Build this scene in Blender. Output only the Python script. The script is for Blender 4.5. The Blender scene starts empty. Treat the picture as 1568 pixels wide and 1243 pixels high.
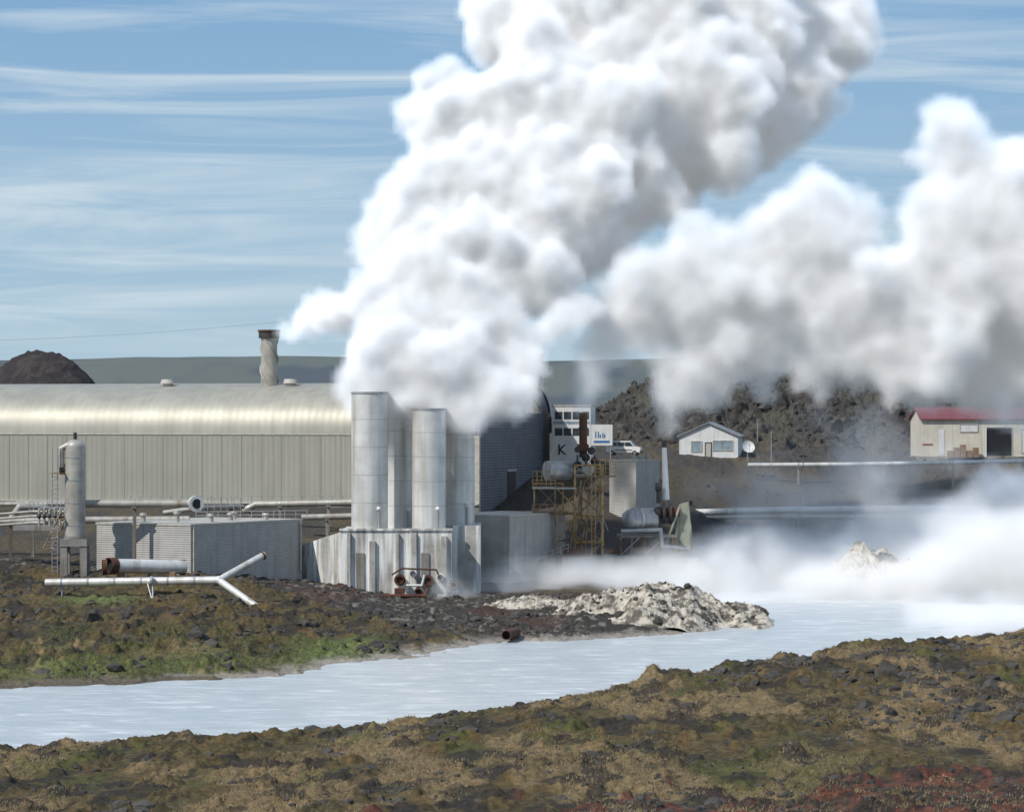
import bpy, bmesh, math, random, time
import numpy as np
from mathutils import Vector, Matrix
T0=time.time()
random.seed(3)
F=4440.0; H=22.0; HY=640.0
def P(u,v,D): return Vector(((u-784)/F*D, D, H-(v-HY)/F*D))
def X(u,D): return (u-784)/F*D
sc=bpy.context.scene
# ------------------------------------------------------------------ camera, sun, sky
cam=bpy.data.cameras.new('camera'); co=bpy.data.objects.new('camera',cam); sc.collection.objects.link(co)
co.location=(0,0,H); co.rotation_euler=(math.pi/2,0,0); cam.sensor_width=36; cam.lens=36*F/1568; cam.shift_y=18.5/1568; cam.clip_end=60000; sc.camera=co
sc.view_settings.view_transform='Standard'; sc.view_settings.look='None'; sc.view_settings.exposure=0
el=math.radians(45); sd=Vector((-0.76,-0.65,0)).normalized()*math.cos(el); sd.z=math.sin(el)
L=bpy.data.lights.new('sun','SUN'); L.energy=3.8; L.angle=math.radians(.5); L.color=(1,.96,.90)
lo=bpy.data.objects.new('sun',L); sc.collection.objects.link(lo); lo.rotation_euler=sd.to_track_quat('Z','Y').to_euler()
w=bpy.data.worlds.new('World'); sc.world=w; w.use_nodes=True; nt=w.node_tree
def N(nt,t,**k):
    n=nt.nodes.new(t)
    for a,b in k.items():
        if a.startswith('i_'):
            key=a[2:]; key=int(key) if key.isdigit() else key.replace('_',' ')
            n.inputs[key].default_value=b
        else: setattr(n,a,b)
    return n
def ramp(nt,stops,src=None):
    r=nt.nodes.new('ShaderNodeValToRGB'); e=r.color_ramp.elements
    while len(e)<len(stops): e.new(0.5)
    for i,(p,c) in enumerate(stops):
        e[i].position=p; e[i].color=(tuple(c)[:3]+(1,)) if hasattr(c,'__len__') else (c,c,c,1)
    if src is not None: nt.links.new(src,r.inputs[0])
    return r
bg=nt.nodes['Background']; sky=nt.nodes.new('ShaderNodeTexSky'); sky.sky_type='NISHITA'; sky.sun_disc=False
sky.sun_elevation=el; sky.sun_rotation=math.atan2(sd.x,sd.y)
bg.inputs[1].default_value=0.1
tc=N(nt,'ShaderNodeTexCoord'); sp=N(nt,'ShaderNodeSeparateXYZ'); nt.links.new(tc.outputs['Generated'],sp.inputs[0])
grad=ramp(nt,[(0.0,(4.7,6.3,7.4)),(0.05,(3.6,5.4,7.1)),(0.14,(2.2,4.1,6.5)),(0.5,(1.7,2.9,5.2)),(1,(1.3,2.4,4.7))],sp.outputs[2])
mx=N(nt,'ShaderNodeMix',data_type='RGBA'); mx.inputs[0].default_value=.88
nt.links.new(sky.outputs[0],mx.inputs[6]); nt.links.new(grad.outputs[0],mx.inputs[7])
mp=N(nt,'ShaderNodeMapping'); mp.inputs['Scale'].default_value=(6,6,75); mp.inputs['Rotation'].default_value=(0,math.radians(1.3),0); nt.links.new(tc.outputs['Generated'],mp.inputs[0])
n1=N(nt,'ShaderNodeTexNoise',i_Scale=1.0,i_Detail=8,i_Roughness=.58,i_Distortion=1.1); nt.links.new(mp.outputs[0],n1.inputs[0])
mp2=N(nt,'ShaderNodeMapping'); mp2.inputs['Scale'].default_value=(3,3,22); mp2.inputs['Location'].default_value=(.7,.2,.35); nt.links.new(tc.outputs['Generated'],mp2.inputs[0])
n2=N(nt,'ShaderNodeTexNoise',i_Scale=1.6,i_Detail=3); nt.links.new(mp2.outputs[0],n2.inputs[0])
r1=ramp(nt,[(.42,0.0),(.74,1.0)],n1.outputs[0]); r2=ramp(nt,[(.33,0.12),(.58,1.0)],n2.outputs[0])
mu=N(nt,'ShaderNodeMath',operation='MULTIPLY'); nt.links.new(r1.outputs[0],mu.inputs[0]); nt.links.new(r2.outputs[0],mu.inputs[1])
mu2=N(nt,'ShaderNodeMath',operation='MULTIPLY'); mu2.inputs[1].default_value=.95; nt.links.new(mu.outputs[0],mu2.inputs[0])
m3=N(nt,'ShaderNodeMix',data_type='RGBA'); nt.links.new(mu2.outputs[0],m3.inputs[0]); nt.links.new(mx.outputs[2],m3.inputs[6]); m3.inputs[7].default_value=(6.6,7.6,8.2,1)
nt.links.new(m3.outputs[2],bg.inputs[0])

# ------------------------------------------------------------------ numpy noise
def _h(i,j,s):
    n=(i.astype(np.int64)*374761393+j.astype(np.int64)*668265263+s*1274126177)&0x7fffffff
    n=((n^(n>>13))*1274126177)&0x7fffffff
    return ((n^(n>>16))&0xffff)/65535.0
def vn(x,y,s=0):
    i=np.floor(x);j=np.floor(y);fx=x-i;fy=y-j
    fx=fx*fx*fx*(fx*(fx*6-15)+10);fy=fy*fy*fy*(fy*(fy*6-15)+10)
    a=_h(i,j,s);b=_h(i+1,j,s);c=_h(i,j+1,s);d=_h(i+1,j+1,s)
    return (a*(1-fx)+b*fx)*(1-fy)+(c*(1-fx)+d*fx)*fy
def fbm(x,y,o=4,s=0,g=.5):
    t=0;a=1;n=0
    for k in range(o):
        t=t+a*vn(x*2**k+17.3*k,y*2**k-9.1*k,s+k); n+=a; a*=g
    return t/n
def sst(a,b,x):
    t=np.clip((x-a)/(b-a),0,1); return t*t*(3-2*t)

# ------------------------------------------------------------------ materials
def mat(name,c1,c2=None,scale=1.0,rough=.7,metal=0,bump=0,bscale=8,stretch=(1,1,1),det=5,lo_=.35,hi_=.65,streak=None,wave=None):
    m=bpy.data.materials.new(name); m.use_nodes=True; nt=m.node_tree; b=nt.nodes['Principled BSDF']
    b.inputs['Roughness'].default_value=rough; b.inputs['Metallic'].default_value=metal
    tc=N(nt,'ShaderNodeTexCoord'); mp=N(nt,'ShaderNodeMapping'); mp.inputs['Scale'].default_value=stretch; nt.links.new(tc.outputs['Object'],mp.inputs[0])
    c2=c2 or tuple(x*.75 for x in c1)
    n=N(nt,'ShaderNodeTexNoise',i_Scale=scale,i_Detail=det,i_Roughness=.6); nt.links.new(mp.outputs[0],n.inputs[0])
    r=ramp(nt,[(lo_,tuple(c1)),(hi_,tuple(c2))],n.outputs[0]); out=r.outputs[0]
    if streak:
        col,sc_,lo2,hi2=streak
        mp2=N(nt,'ShaderNodeMapping'); mp2.inputs['Scale'].default_value=(sc_,sc_,sc_*.06); nt.links.new(tc.outputs['Object'],mp2.inputs[0])
        n2=N(nt,'ShaderNodeTexNoise',i_Scale=1,i_Detail=4); nt.links.new(mp2.outputs[0],n2.inputs[0])
        r2=ramp(nt,[(lo2,0.0),(hi2,1.0)],n2.outputs[0]); mm=N(nt,'ShaderNodeMix',data_type='RGBA')
        nt.links.new(r2.outputs[0],mm.inputs[0]); nt.links.new(out,mm.inputs[6]); mm.inputs[7].default_value=tuple(col)+(1,); out=mm.outputs[2]
    nt.links.new(out,b.inputs['Base Color'])
    if wave:
        ax,ws,wd=wave
        wv=N(nt,'ShaderNodeTexWave',i_Scale=ws,i_Distortion=0); wv.bands_direction=ax; nt.links.new(tc.outputs['Object'],wv.inputs[0])
        bp=N(nt,'ShaderNodeBump'); bp.inputs['Strength'].default_value=.8; bp.inputs['Distance'].default_value=wd; nt.links.new(wv.outputs['Fac'],bp.inputs['Height']); nt.links.new(bp.outputs[0],b.inputs['Normal'])
    elif bump:
        n3=N(nt,'ShaderNodeTexNoise',i_Scale=bscale,i_Detail=6); nt.links.new(tc.outputs['Object'],n3.inputs[0])
        bp=N(nt,'ShaderNodeBump'); bp.inputs['Strength'].default_value=.8; bp.inputs['Distance'].default_value=bump; nt.links.new(n3.outputs[0],bp.inputs['Height']); nt.links.new(bp.outputs[0],b.inputs['Normal'])
    return m
M={}
M['hallwall']=mat('ribbed_cladding',(.35,.34,.285),(.31,.30,.255),.12,.65,.05,wave=('X',.42,.035),streak=((.26,.25,.21),.9,.5,.8))
M['joint']=mat('cladding_joint',(.26,.25,.21),None,.5,.7)
M['hallroof']=mat('roof_cladding',(.47,.45,.37),(.38,.365,.31),.15,.55,.35,wave=('X',.30,.022),streak=((.36,.34,.28),.5,.45,.75))
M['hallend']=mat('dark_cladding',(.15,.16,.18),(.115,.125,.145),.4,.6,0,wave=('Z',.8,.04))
M['trim']=mat('pale_trim',(.5,.48,.42),None,2,.6)
M['dark']=mat('dark_opening',(.015,.015,.017),None,2,.6)  # near-black colour stands in for the shade inside doors and bores
M['block']=mat('ribbed_grey_block',(.46,.44,.41),(.38,.365,.34),.6,.8,0,wave=('Z',1.25,.05),streak=((.30,.29,.27),1.5,.5,.8))
M['steel']=mat('galvanised_steel',(.46,.46,.45),(.36,.36,.36),.8,.4,.45,streak=((.30,.30,.29),1.6,.5,.72))
M['steelw']=mat('stained_steel',(.74,.73,.69),(.56,.555,.53),.35,.45,.2,streak=((.40,.36,.30),.9,.48,.74))
M['pipe']=mat('weathered_pipe_cladding',(.46,.44,.39),(.32,.30,.26),.7,.5,.2,streak=((.25,.2,.15),1.0,.55,.75))
M['conc']=mat('stained_concrete',(.48,.465,.42),(.28,.27,.24),.45,.85,0,bump=.05,bscale=4,streak=((.78,.78,.75),1.3,.44,.60))
M['conc2']=mat('old_concrete',(.30,.285,.26),(.19,.18,.16),.5,.9,0,bump=.05,bscale=4,streak=((.13,.09,.06),1.2,.52,.70))
M['rust']=mat('rust',(.13,.05,.025),(.06,.03,.022),2,.9,0,bump=.04,bscale=6)
M['rusty']=mat('rusty_paint',(.30,.25,.15),(.17,.07,.03),1.3,.75,.1)
M['yellow']=mat('faded_yellow_paint',(.50,.36,.15),(.25,.12,.05),1.5,.6,0)
M['white']=mat('white_paint',(.72,.72,.70),(.62,.62,.60),1,.55,0,streak=((.5,.5,.47),2,.55,.8))
M['cream']=mat('cream_paint',(.66,.61,.50),(.56,.51,.42),.6,.7,0,streak=((.38,.33,.25),1,.55,.8))
M['redroof']=mat('red_corrugated_roof',(.24,.07,.075),(.18,.055,.06),.8,.6,0,wave=('X',1.2,.04))
M['greyroof']=mat('grey_corrugated_roof',(.30,.31,.31),(.22,.23,.23),.8,.6,0.1,wave=('X',1.2,.04))
M['glass']=mat('window_glass',(.03,.04,.05),(.05,.06,.07),1,.08)
M['bluew']=mat('pale_blue_glazing',(.30,.38,.42),(.2,.26,.3),1,.2)
M['wood']=mat('weathered_wood',(.30,.19,.11),(.2,.12,.07),2,.8)
M['tyre']=mat('rubber',(.02,.02,.02),None,2,.9)
M['blue']=mat('sign_blue',(.03,.15,.40),None,2,.5)
M['green']=mat('grey_green_paint',(.36,.37,.29),(.25,.25,.19),.8,.6,0,streak=((.22,.13,.07),1.2,.55,.75))
M['black']=mat('black_steel',(.03,.03,.032),(.05,.04,.035),2,.6)
M['lava']=mat('lava_rock',(.085,.077,.065),(.036,.033,.030),.8,.95,0,bump=.12,bscale=3)
M['pale']=mat('pale_silica_rock',(.56,.52,.44),(.28,.25,.20),.7,.95,0,bump=.12,bscale=3)

# ------------------------------------------------------------------ builders
class G:
    """collects parts; each material-part becomes a child mesh of one Empty"""
    def __init__(s,name,loc=(0,0,0),rot=0):
        s.name=name; s.loc=Vector(loc); s.rot=rot; s.parts={}; s.order=[]
    def _p(s,part,m,smooth=False):
        k=(part,m)
        if k not in s.parts: s.parts[k]=([],[],[]); s.order.append(k)
        return s.parts[k]
    def add(s,part,m,vs,fs,smooth=False):
        V,Fa,S=s._p(part,m); o=len(V); V.extend([tuple(v) for v in vs]); Fa.extend([tuple(i+o for i in f) for f in fs]); S.extend([smooth]*len(fs))
    def box(s,part,m,a,b,rz=0,c=None):
        x0,y0,z0=a;x1,y1,z1=b
        vs=[Vector(p) for p in ((x0,y0,z0),(x1,y0,z0),(x1,y1,z0),(x0,y1,z0),(x0,y0,z1),(x1,y0,z1),(x1,y1,z1),(x0,y1,z1))]
        if rz:
            c=Vector(c or ((x0+x1)/2,(y0+y1)/2,0)); R=Matrix.Rotation(rz,3,'Z'); vs=[R@(v-c)+c for v in vs]
        s.add(part,m,vs,[(0,3,2,1),(4,5,6,7),(0,1,5,4),(1,2,6,5),(2,3,7,6),(3,0,4,7)])
    def tube(s,part,m,p0,p1,r,r2=None,n=16,caps=True,hollow=False):
        p0=Vector(p0);p1=Vector(p1);r2=r if r2 is None else r2;d=(p1-p0)
        q=d.to_track_quat('Z','Y').to_matrix();A=[];B=[]
        for i in range(n):
            a=2*math.pi*i/n;o=q@Vector((math.cos(a),math.sin(a),0));A.append(p0+o*r);B.append(p1+o*r2)
        s.add(part,m,A+B,[(i,(i+1)%n,n+(i+1)%n,n+i) for i in range(n)],True)
        if hollow:
            e=d.normalized()*min(d.length*.5,r*2)
            A2=[p0+(v-p0)*.86 for v in A];A3=[v+e for v in A2]
            s.add(part,m,A+A2,[(i,n+i,n+(i+1)%n,(i+1)%n) for i in range(n)])
            s.add(part+'_bore','rust',A2+A3,[(i,n+i,n+(i+1)%n,(i+1)%n) for i in range(n)])
            s.add(part+'_bore','dark',A3,[tuple(range(n))])
            s.add(part,m,B,[tuple(range(n))])
        elif caps:
            s.add(part,m,A,[tuple(reversed(range(n)))]); s.add(part,m,B,[tuple(range(n))])
    def path(s,part,m,pts,r,n=12):
        for a,b in zip(pts[:-1],pts[1:]): s.tube(part,m,a,b,r,n=n)
        for p in pts[1:-1]: s.ball(part,m,p,r*1.02,n)
    def ball(s,part,m,c,r,n=12,sz=1):
        c=Vector(c);vs=[];fs=[];k=6
        for j in range(k+1):
            t=math.pi*j/k
            for i in range(n):
                a=2*math.pi*i/n; vs.append(c+Vector((r*math.sin(t)*math.cos(a),r*math.sin(t)*math.sin(a),r*sz*math.cos(t))))
        for j in range(k):
            for i in range(n): fs.append((j*n+i,(j+1)*n+i,(j+1)*n+(i+1)%n,j*n+(i+1)%n))
        s.add(part,m,vs,fs,True)
    def prism(s,part,m,prof,a,b,smooth=False,caps=True):
        n=len(prof);vs=[(a,y,z) for y,z in prof]+[(b,y,z) for y,z in prof]
        s.add(part,m,vs,[(i,n+i,n+(i+1)%n,(i+1)%n) for i in range(n)],smooth)
        if caps: s.add(part,m,vs,[tuple(range(n)),tuple(reversed(range(n,2*n)))])
    def done(s):
        e=bpy.data.objects.new(s.name,None); e.empty_display_size=1; sc.collection.objects.link(e); e.location=s.loc; e.rotation_euler=(0,0,s.rot)
        used={}
        for (part,m) in s.order:
            V,Fa,S=s.parts[(part,m)]
            me=bpy.data.meshes.new(part); me.from_pydata(V,[],Fa); me.polygons.foreach_set('use_smooth',S); me.materials.append(M[m]); me.validate()
            bm=bmesh.new(); bm.from_mesh(me); bmesh.ops.recalc_face_normals(bm,faces=bm.faces); bm.to_mesh(me); bm.free()
            nm=part if part not in used else part+'_'+m; used[part]=1
            o=bpy.data.objects.new(nm,me); sc.collection.objects.link(o); o.parent=e
        return e
def npmesh(name,V,Fq,mats,smooth=True,col=None,mi=None):
    me=bpy.data.meshes.new(name); V=np.asarray(V,dtype=np.float32);Fq=np.asarray(Fq,dtype=np.int32);k=Fq.shape[1]
    me.vertices.add(len(V)); me.vertices.foreach_set('co',V.ravel()); me.loops.add(Fq.size); me.loops.foreach_set('vertex_index',Fq.ravel())
    me.polygons.add(len(Fq)); me.polygons.foreach_set('loop_start',np.arange(0,Fq.size,k,dtype=np.int32)); me.polygons.foreach_set('loop_total',np.full(len(Fq),k,dtype=np.int32))
    me.polygons.foreach_set('use_smooth',np.full(len(Fq),smooth)); me.update(calc_edges=True)
    for m in mats: me.materials.append(m)
    if col is not None:
        a=me.color_attributes.new('Col','FLOAT_COLOR','POINT'); c=np.ones((len(V),4),dtype=np.float32); c[:,:3]=col; a.data.foreach_set('color',c.ravel())
    o=bpy.data.objects.new(name,me); sc.collection.objects.link(o); return o

# ------------------------------------------------------------------ terrain survey profiles  bearing -> (distance, height)
far=[(640,20),(700,22),(900,18),(1500,18),(2200,40),(3000,84),(4500,60),(9000,20),(20000,0)]
prof={
 -400:[(60,5.6),(110,4.8),(130,4.1),(155,2.7),(176,1.2),(184,0.7),(194,-.8),(230,-.8),(239,.5),(270,2.5),(320,4.2),(345,5.5),(385,9.5),(420,10.5),(500,14),(560,17)]+far,
 0:[(60,5.6),(110,4.8),(130,4.1),(155,2.7),(176,1.2),(184,0.7),(194,-.8),(230,-.8),(239,.5),(270,2.5),(320,4.2),(345,5.5),(385,9.5),(420,10.5),(500,14),(560,17)]+far,
 300:[(60,5.6),(110,4.8),(130,4.1),(155,3.1),(176,2.0),(186,1.5),(197,-.8),(236,-.8),(246,.5),(270,2.3),(315,4.1),(345,4.8),(385,9.5),(420,10.5),(500,14),(560,17)]+far,
 600:[(60,5.6),(110,4.8),(130,4.1),(155,3.2),(180,2.6),(190,2.2),(202,-.8),(258,-.8),(270,.4),(290,1.2),(320,1.3),(345,1.2),(395,9.8),(420,10.5),(500,14),(560,17)]+far,
 780:[(60,5.6),(110,4.8),(130,4.1),(160,3.4),(180,2.8),(195,2.5),(207,-.8),(276,-.8),(286,.3),(300,1.0),(330,1.1),(350,1.2),(390,7.8),(420,13.5),(440,15.5),(560,18)]+far,
 900:[(60,5.6),(110,4.8),(130,4.1),(160,3.5),(180,3.2),(200,2.9),(213,-.8),(280,-.8),(289,.4),(300,1.1),(325,1.0),(350,1.4),(375,4.2),(405,10),(440,16),(560,19)]+far,
 1000:[(60,5.6),(110,4.8),(130,4.1),(160,3.6),(190,3.5),(208,3.5),(221,-.8),(286,-.8),(293,.2),(305,.8),(325,.4),(352,.5),(375,3.6),(405,8),(440,14),(480,16),(540,19),(620,28),(650,29),(680,25)]+far[2:],
 1130:[(60,5.6),(110,4.8),(130,4.1),(160,3.8),(190,3.8),(214,3.9),(227,-.8),(300,-.8),(305,-.8),(330,-.8),(372,-.8),(380,.4),(400,3.4),(430,7),(465,12),(480,15.3),(540,19),(620,28),(650,29.5),(680,25)]+far[2:],
 1300:[(60,5.6),(110,4.8),(130,4.1),(160,4.0),(190,4.4),(222,4.7),(235,-.8),(300,-.8),(330,-.8),(392,-.8),(400,.4),(430,6.2),(465,11.5),(490,15),(540,19),(620,29),(650,30),(680,25)]+far[2:],
 1568:[(60,5.6),(110,4.8),(130,4.1),(160,4.0),(190,4.6),(232,5.2),(244,-.8),(300,-.8),(330,-.8),(396,-.8),(404,.4),(430,6.2),(465,11.5),(482,15.4),(540,18),(620,26),(650,27),(680,24)]+far[2:],
 2000:[(60,5.6),(110,4.8),(130,4.1),(160,4.0),(190,4.6),(236,5.4),(250,-.8),(300,-.8),(330,-.8),(396,-.8),(404,.4),(430,6.2),(465,11.5),(482,15.4),(540,18),(620,26),(650,27),(680,24)]+far[2:]}
keys=sorted(prof)
def base_z(u,D):
    u=np.asarray(u,float);D=np.asarray(D,float)
    uu=np.clip(u,keys[0],keys[-1]); Z=[np.interp(D,[p[0] for p in prof[k]],[p[1] for p in prof[k]]) for k in keys]
    out=Z[0].copy()
    for a in range(len(keys)-1):
        t=np.clip((uu-keys[a])/(keys[a+1]-keys[a]),0,1); msk=uu>=keys[a]
        out=np.where(msk,Z[a]*(1-t)+Z[a+1]*t,out)
    return out
def shade_noise(x,y,D):
    wx=x+3*(vn(x*.12,y*.12,3)-.5)
    amp=np.interp(D,[60,120,200,250,345,350,480,640,900,1100],[.3,.38,.45,.6,.45,.3,.6,3.8,1.5,0])
    big=(fbm(wx*.09,y*.05,3,11)-.5)*2
    mid=(fbm(x*.45,y*.28,4,21)-.5)*2
    rock=np.maximum(fbm(x*.8,y*.5,4,31)-.54,0)*4
    left=np.where((y>600)&(x<-60),.22,1.0)
    return amp*(big*.6+mid*.5)*left+rock*left*np.interp(D,[60,240,250,340,360,480,640,900],[.35,.45,.7,.3,.1,.5,2.4,0])
def wob(x,y,D): return D+ (fbm(x*.09,y*.02+5,3,77)-.5)*np.interp(D,[150,250,320,400,500],[8,9,7,7,0])
def height(x,y):
    x=np.asarray(x,float);y=np.asarray(y,float)
    u=x/np.maximum(y,1)*F+784; D=wob(x,y,y); z=base_z(u,D)
    lm=sst(-.8,.9,z)
    z=z+shade_noise(x,y,y)*lm*np.where((y>340)&(y<470),.5,1)
    z=z+16.5*np.exp(-(np.abs(u-60)/100)**2.8)*np.exp(-((y-720)/70)**2)*(.93+.14*fbm(x*.12,y*.05,3,8))
    z=z+np.interp(y,[1300,2500,3000,5000],[0,9,5,0])*(fbm(x*.0035,y*.0012,4,9)-.5)*2.4
    return z
def hz(x,y): return float(height(np.array([x]),np.array([y]))[0])
uc=np.concatenate([np.linspace(-5200,-260,50)[:-1],np.linspace(-260,1830,1000),np.linspace(1830,6800,50)[1:]])
Dr=np.concatenate([np.linspace(30,115,30)[:-1],np.linspace(115,260,470)[:-1],np.linspace(260,420,300)[:-1],np.linspace(420,760,220)[:-1],np.geomspace(760,20000,120)])
UU,DD=np.meshgrid(uc,Dr); XX=(UU-784)/F*DD; ZZ=height(XX,DD)
nr,nc=UU.shape
idx=np.arange(nr*nc).reshape(nr,nc); Q=np.stack([idx[:-1,:-1],idx[:-1,1:],idx[1:,1:],idx[1:,:-1]],-1).reshape(-1,4)
def lerp(a,b,t): return a*(1-t[...,None])+np.array(b)*t[...,None]
x=XX;y=DD;D=DD;u=UU;z=ZZ
c=np.zeros(x.shape+(3,)); c[:]=(.108,.085,.040)
nA=fbm(x*.5,y*.16,5,41); nB=fbm(x*.25,y*.06,4,51); nC=fbm(x*1.3,y*.5,4,61); nD=fbm(x*.10,y*.05,4,71); nE=fbm(x*3,y*1.2,3,66)
c=lerp(c,(.076,.062,.035),sst(.42,.60,nC))
c=lerp(c,(.145,.098,.044),sst(.5,.62,nA)*.75)
c=lerp(c,(.165,.135,.070),sst(.53,.70,nE)*.6)
near=D<262
och=sst(.47,.60,nB+ .11*np.exp(-((D-np.interp(u,[0,600,1000,1568],[165,146,142,158]))/6)**2)+.05*np.exp(-((D-136)/5)**2))*near
c=lerp(c,(.28,.205,.11),och*.75)
grn=sst(.58,.70,fbm(x*.3+40,y*.08,5,81))*near
c=lerp(c,(.095,.108,.034),grn*.55)
dk=sst(.54,.62,fbm(x*.45,y*.2,5,91))
c=lerp(c,(.048,.042,.036),dk*.85)
rd=sst(0,1,(np.interp(u,[700,950,1250,1568],[129,135,143,151])-D)/4+ (nA-.5)*7)*near
c=lerp(c,(.058,.044,.038),rd); c=lerp(c,(.19,.072,.048),rd*sst(.47,.60,nC)*.85); c=lerp(c,(.10,.085,.06),rd*sst(.55,.68,nE)*.5)
lb=(D>=230)&(D<345)
ga=(np.exp(-((u-520)/75)**4)*np.exp(-((D-np.interp(u,[450,600],[262,272]))/9)**4)+np.exp(-((u-150)/60)**4)*np.exp(-((D-298)/4)**2)+ np.exp(-((u-200)/260)**4)*np.exp(-((D-np.interp(u,[0,300,470],[243,250,256]))/4.5)**2)*.6)*lb
c=lerp(c,(.15,.18,.065),np.clip(ga*1.2*(.6+.6*nC),0,1))
gv=lb*sst(0,1,(D-np.interp(u,[300,420,500,620,760,850],[330,318,302,288,282,276]))/8+(nA-.5)*2)
c=lerp(c,(.060,.054,.048),np.clip(gv*1.0,0,1)); c=lerp(c,(.22,.20,.17),np.clip(gv*sst(.56,.68,nC),0,1)); c=lerp(c,(.10,.055,.042),np.clip(gv*sst(.62,.70,nD+.1*(nA-.5))*.6,0,1))
sh=(1-sst(.1,.5,z))*(D>225)*(z>-1)
c=lerp(c,(.38,.34,.29),sh*.9)
shn=(1-sst(.1,.6,z))*(D<=245); c=lerp(c,(.10,.08,.05),shn*.8)
pl=sst(342,352,D)*(1-sst(600,640,D))
c=np.where(pl[...,None]>0,lerp(c,(.082,.074,.066),pl),c)
c=np.where((pl>0)[...,None],lerp(c,(.13,.105,.065),pl*sst(.52,.62,nD)*.6),c)
rg=sst(500,560,D)*(1-sst(900,1100,D)); c=np.where((rg>0)[...,None],lerp(c,(.062,.056,.050),rg),c); c=np.where((rg>0)[...,None],lerp(c,(.11,.112,.08),rg*sst(.5,.62,fbm(x*.12,y*.06,4,13))*.6),c)
hl=sst(1100,1500,D); c=np.where((hl>0)[...,None],lerp(c,(.095,.115,.130),hl),c); c=np.where((hl>0)[...,None],lerp(c,(.14,.16,.148),hl*sst(.42,.58,fbm(x*.012,y*.002,5,15))),c)  # far hills: bluish distance haze put into the vertex colour
hh=np.exp(-((u-70)/130)**4)*np.exp(-((y-700)/110)**4); c=lerp(c,(.045,.038,.038),hh); c=lerp(c,(.075,.062,.055),hh*sst(.5,.6,nA)*.8)
tm=bpy.data.materials.new('moss_lava_ground'); tm.use_nodes=True; nt=tm.node_tree; b=nt.nodes['Principled BSDF']; b.inputs['Roughness'].default_value=.95; b.inputs['Specular IOR Level'].default_value=.15
at=N(nt,'ShaderNodeAttribute',attribute_name='Col'); tcn=N(nt,'ShaderNodeTexCoord')
nz=N(nt,'ShaderNodeTexNoise',i_Scale=2.2,i_Detail=8,i_Roughness=.74); nt.links.new(tcn.outputs['Object'],nz.inputs[0])
rr=ramp(nt,[(.3,(.45,.45,.45)),(.5,(1,1,1)),(.72,(1.75,1.7,1.6))],nz.outputs[0])
ml=N(nt,'ShaderNodeMix',data_type='RGBA',blend_type='MULTIPLY'); ml.inputs[0].default_value=1; nt.links.new(at.outputs[0],ml.inputs[6]); nt.links.new(rr.outputs[0],ml.inputs[7]); nt.links.new(ml.outputs[2],b.inputs[0])
nz2=N(nt,'ShaderNodeTexNoise',i_Scale=3.5,i_Detail=8,i_Roughness=.7); nt.links.new(tcn.outputs['Object'],nz2.inputs[0])
bp=N(nt,'ShaderNodeBump'); bp.inputs['Strength'].default_value=1; bp.inputs['Distance'].default_value=.28; nt.links.new(nz2.outputs[0],bp.inputs['Height']); nt.links.new(bp.outputs[0],b.inputs['Normal'])
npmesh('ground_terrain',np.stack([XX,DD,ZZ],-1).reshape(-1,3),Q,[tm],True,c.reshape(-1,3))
# ------------------------------------------------------------------ water
wm=bpy.data.materials.new('milky_water'); wm.use_nodes=True; nt=wm.node_tree; b=nt.nodes['Principled BSDF']; b.inputs['Roughness'].default_value=.28
tcn=N(nt,'ShaderNodeTexCoord'); mp=N(nt,'ShaderNodeMapping'); mp.inputs['Scale'].default_value=(.14,.40,1); nt.links.new(tcn.outputs['Object'],mp.inputs[0])
nz=N(nt,'ShaderNodeTexNoise',i_Scale=1.5,i_Detail=8,i_Roughness=.68,i_Distortion=.8); nt.links.new(mp.outputs[0],nz.inputs[0])
rr=ramp(nt,[(.34,(.45,.50,.52)),(.54,(.56,.60,.60)),(.65,(.84,.86,.85))],nz.outputs[0]); nt.links.new(rr.outputs[0],b.inputs[0])
mp=N(nt,'ShaderNodeMapping'); mp.inputs['Scale'].default_value=(.6,1.1,1); nt.links.new(tcn.outputs['Object'],mp.inputs[0])
nz=N(nt,'ShaderNodeTexNoise',i_Scale=1.6,i_Detail=5); nt.links.new(mp.outputs[0],nz.inputs[0])
bp=N(nt,'ShaderNodeBump'); bp.inputs['Strength'].default_value=.6; bp.inputs['Distance'].default_value=.20; nt.links.new(nz.outputs[0],bp.inputs['Height']); nt.links.new(bp.outputs[0],b.inputs['Normal'])
npmesh('milky_water',[(-90,170,0),(120,170,0),(160,410,0),(-90,410,0)],[(0,1,2,3)],[wm],False)
# ------------------------------------------------------------------ rocks & grass
def ico(s):
    bm=bmesh.new(); bmesh.ops.create_icosphere(bm,subdivisions=s,radius=1); v=np.array([q.co[:] for q in bm.verts]); f=np.array([[q.index for q in g.verts] for g in bm.faces]); bm.free(); return v,f
rs=np.random.default_rng(7)
IV,IF=ico(2)
variants=[]
for k in range(10):
    v=IV.copy(); n=rs.normal(size=(6,3)); n/=np.linalg.norm(n,axis=1)[:,None]
    for q in n:
        d=v@q; v-=np.outer(np.maximum(d-rs.uniform(.45,.75),0),q)
    v*=(1+.34*(rs.random((len(v),1))-.5)); variants.append(v)
def scatter(name,pts,size,m,flat=.7,zoff=0.0):
    V=[];Fc=[];n0=0
    for (px,py,pz),s in zip(pts,size):
        v=variants[rs.integers(10)]*np.array([1,rs.uniform(.7,1.1),rs.uniform(flat-.15,flat+.25)])*s
        a=rs.uniform(0,6.28);R=np.array([[math.cos(a),-math.sin(a),0],[math.sin(a),math.cos(a),0],[0,0,1]])
        V.append(v@R.T+np.array([px,py,pz+zoff*s])); Fc.append(IF+n0); n0+=len(v)
    npmesh(name,np.vstack(V),np.vstack(Fc),[m],False)
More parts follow.
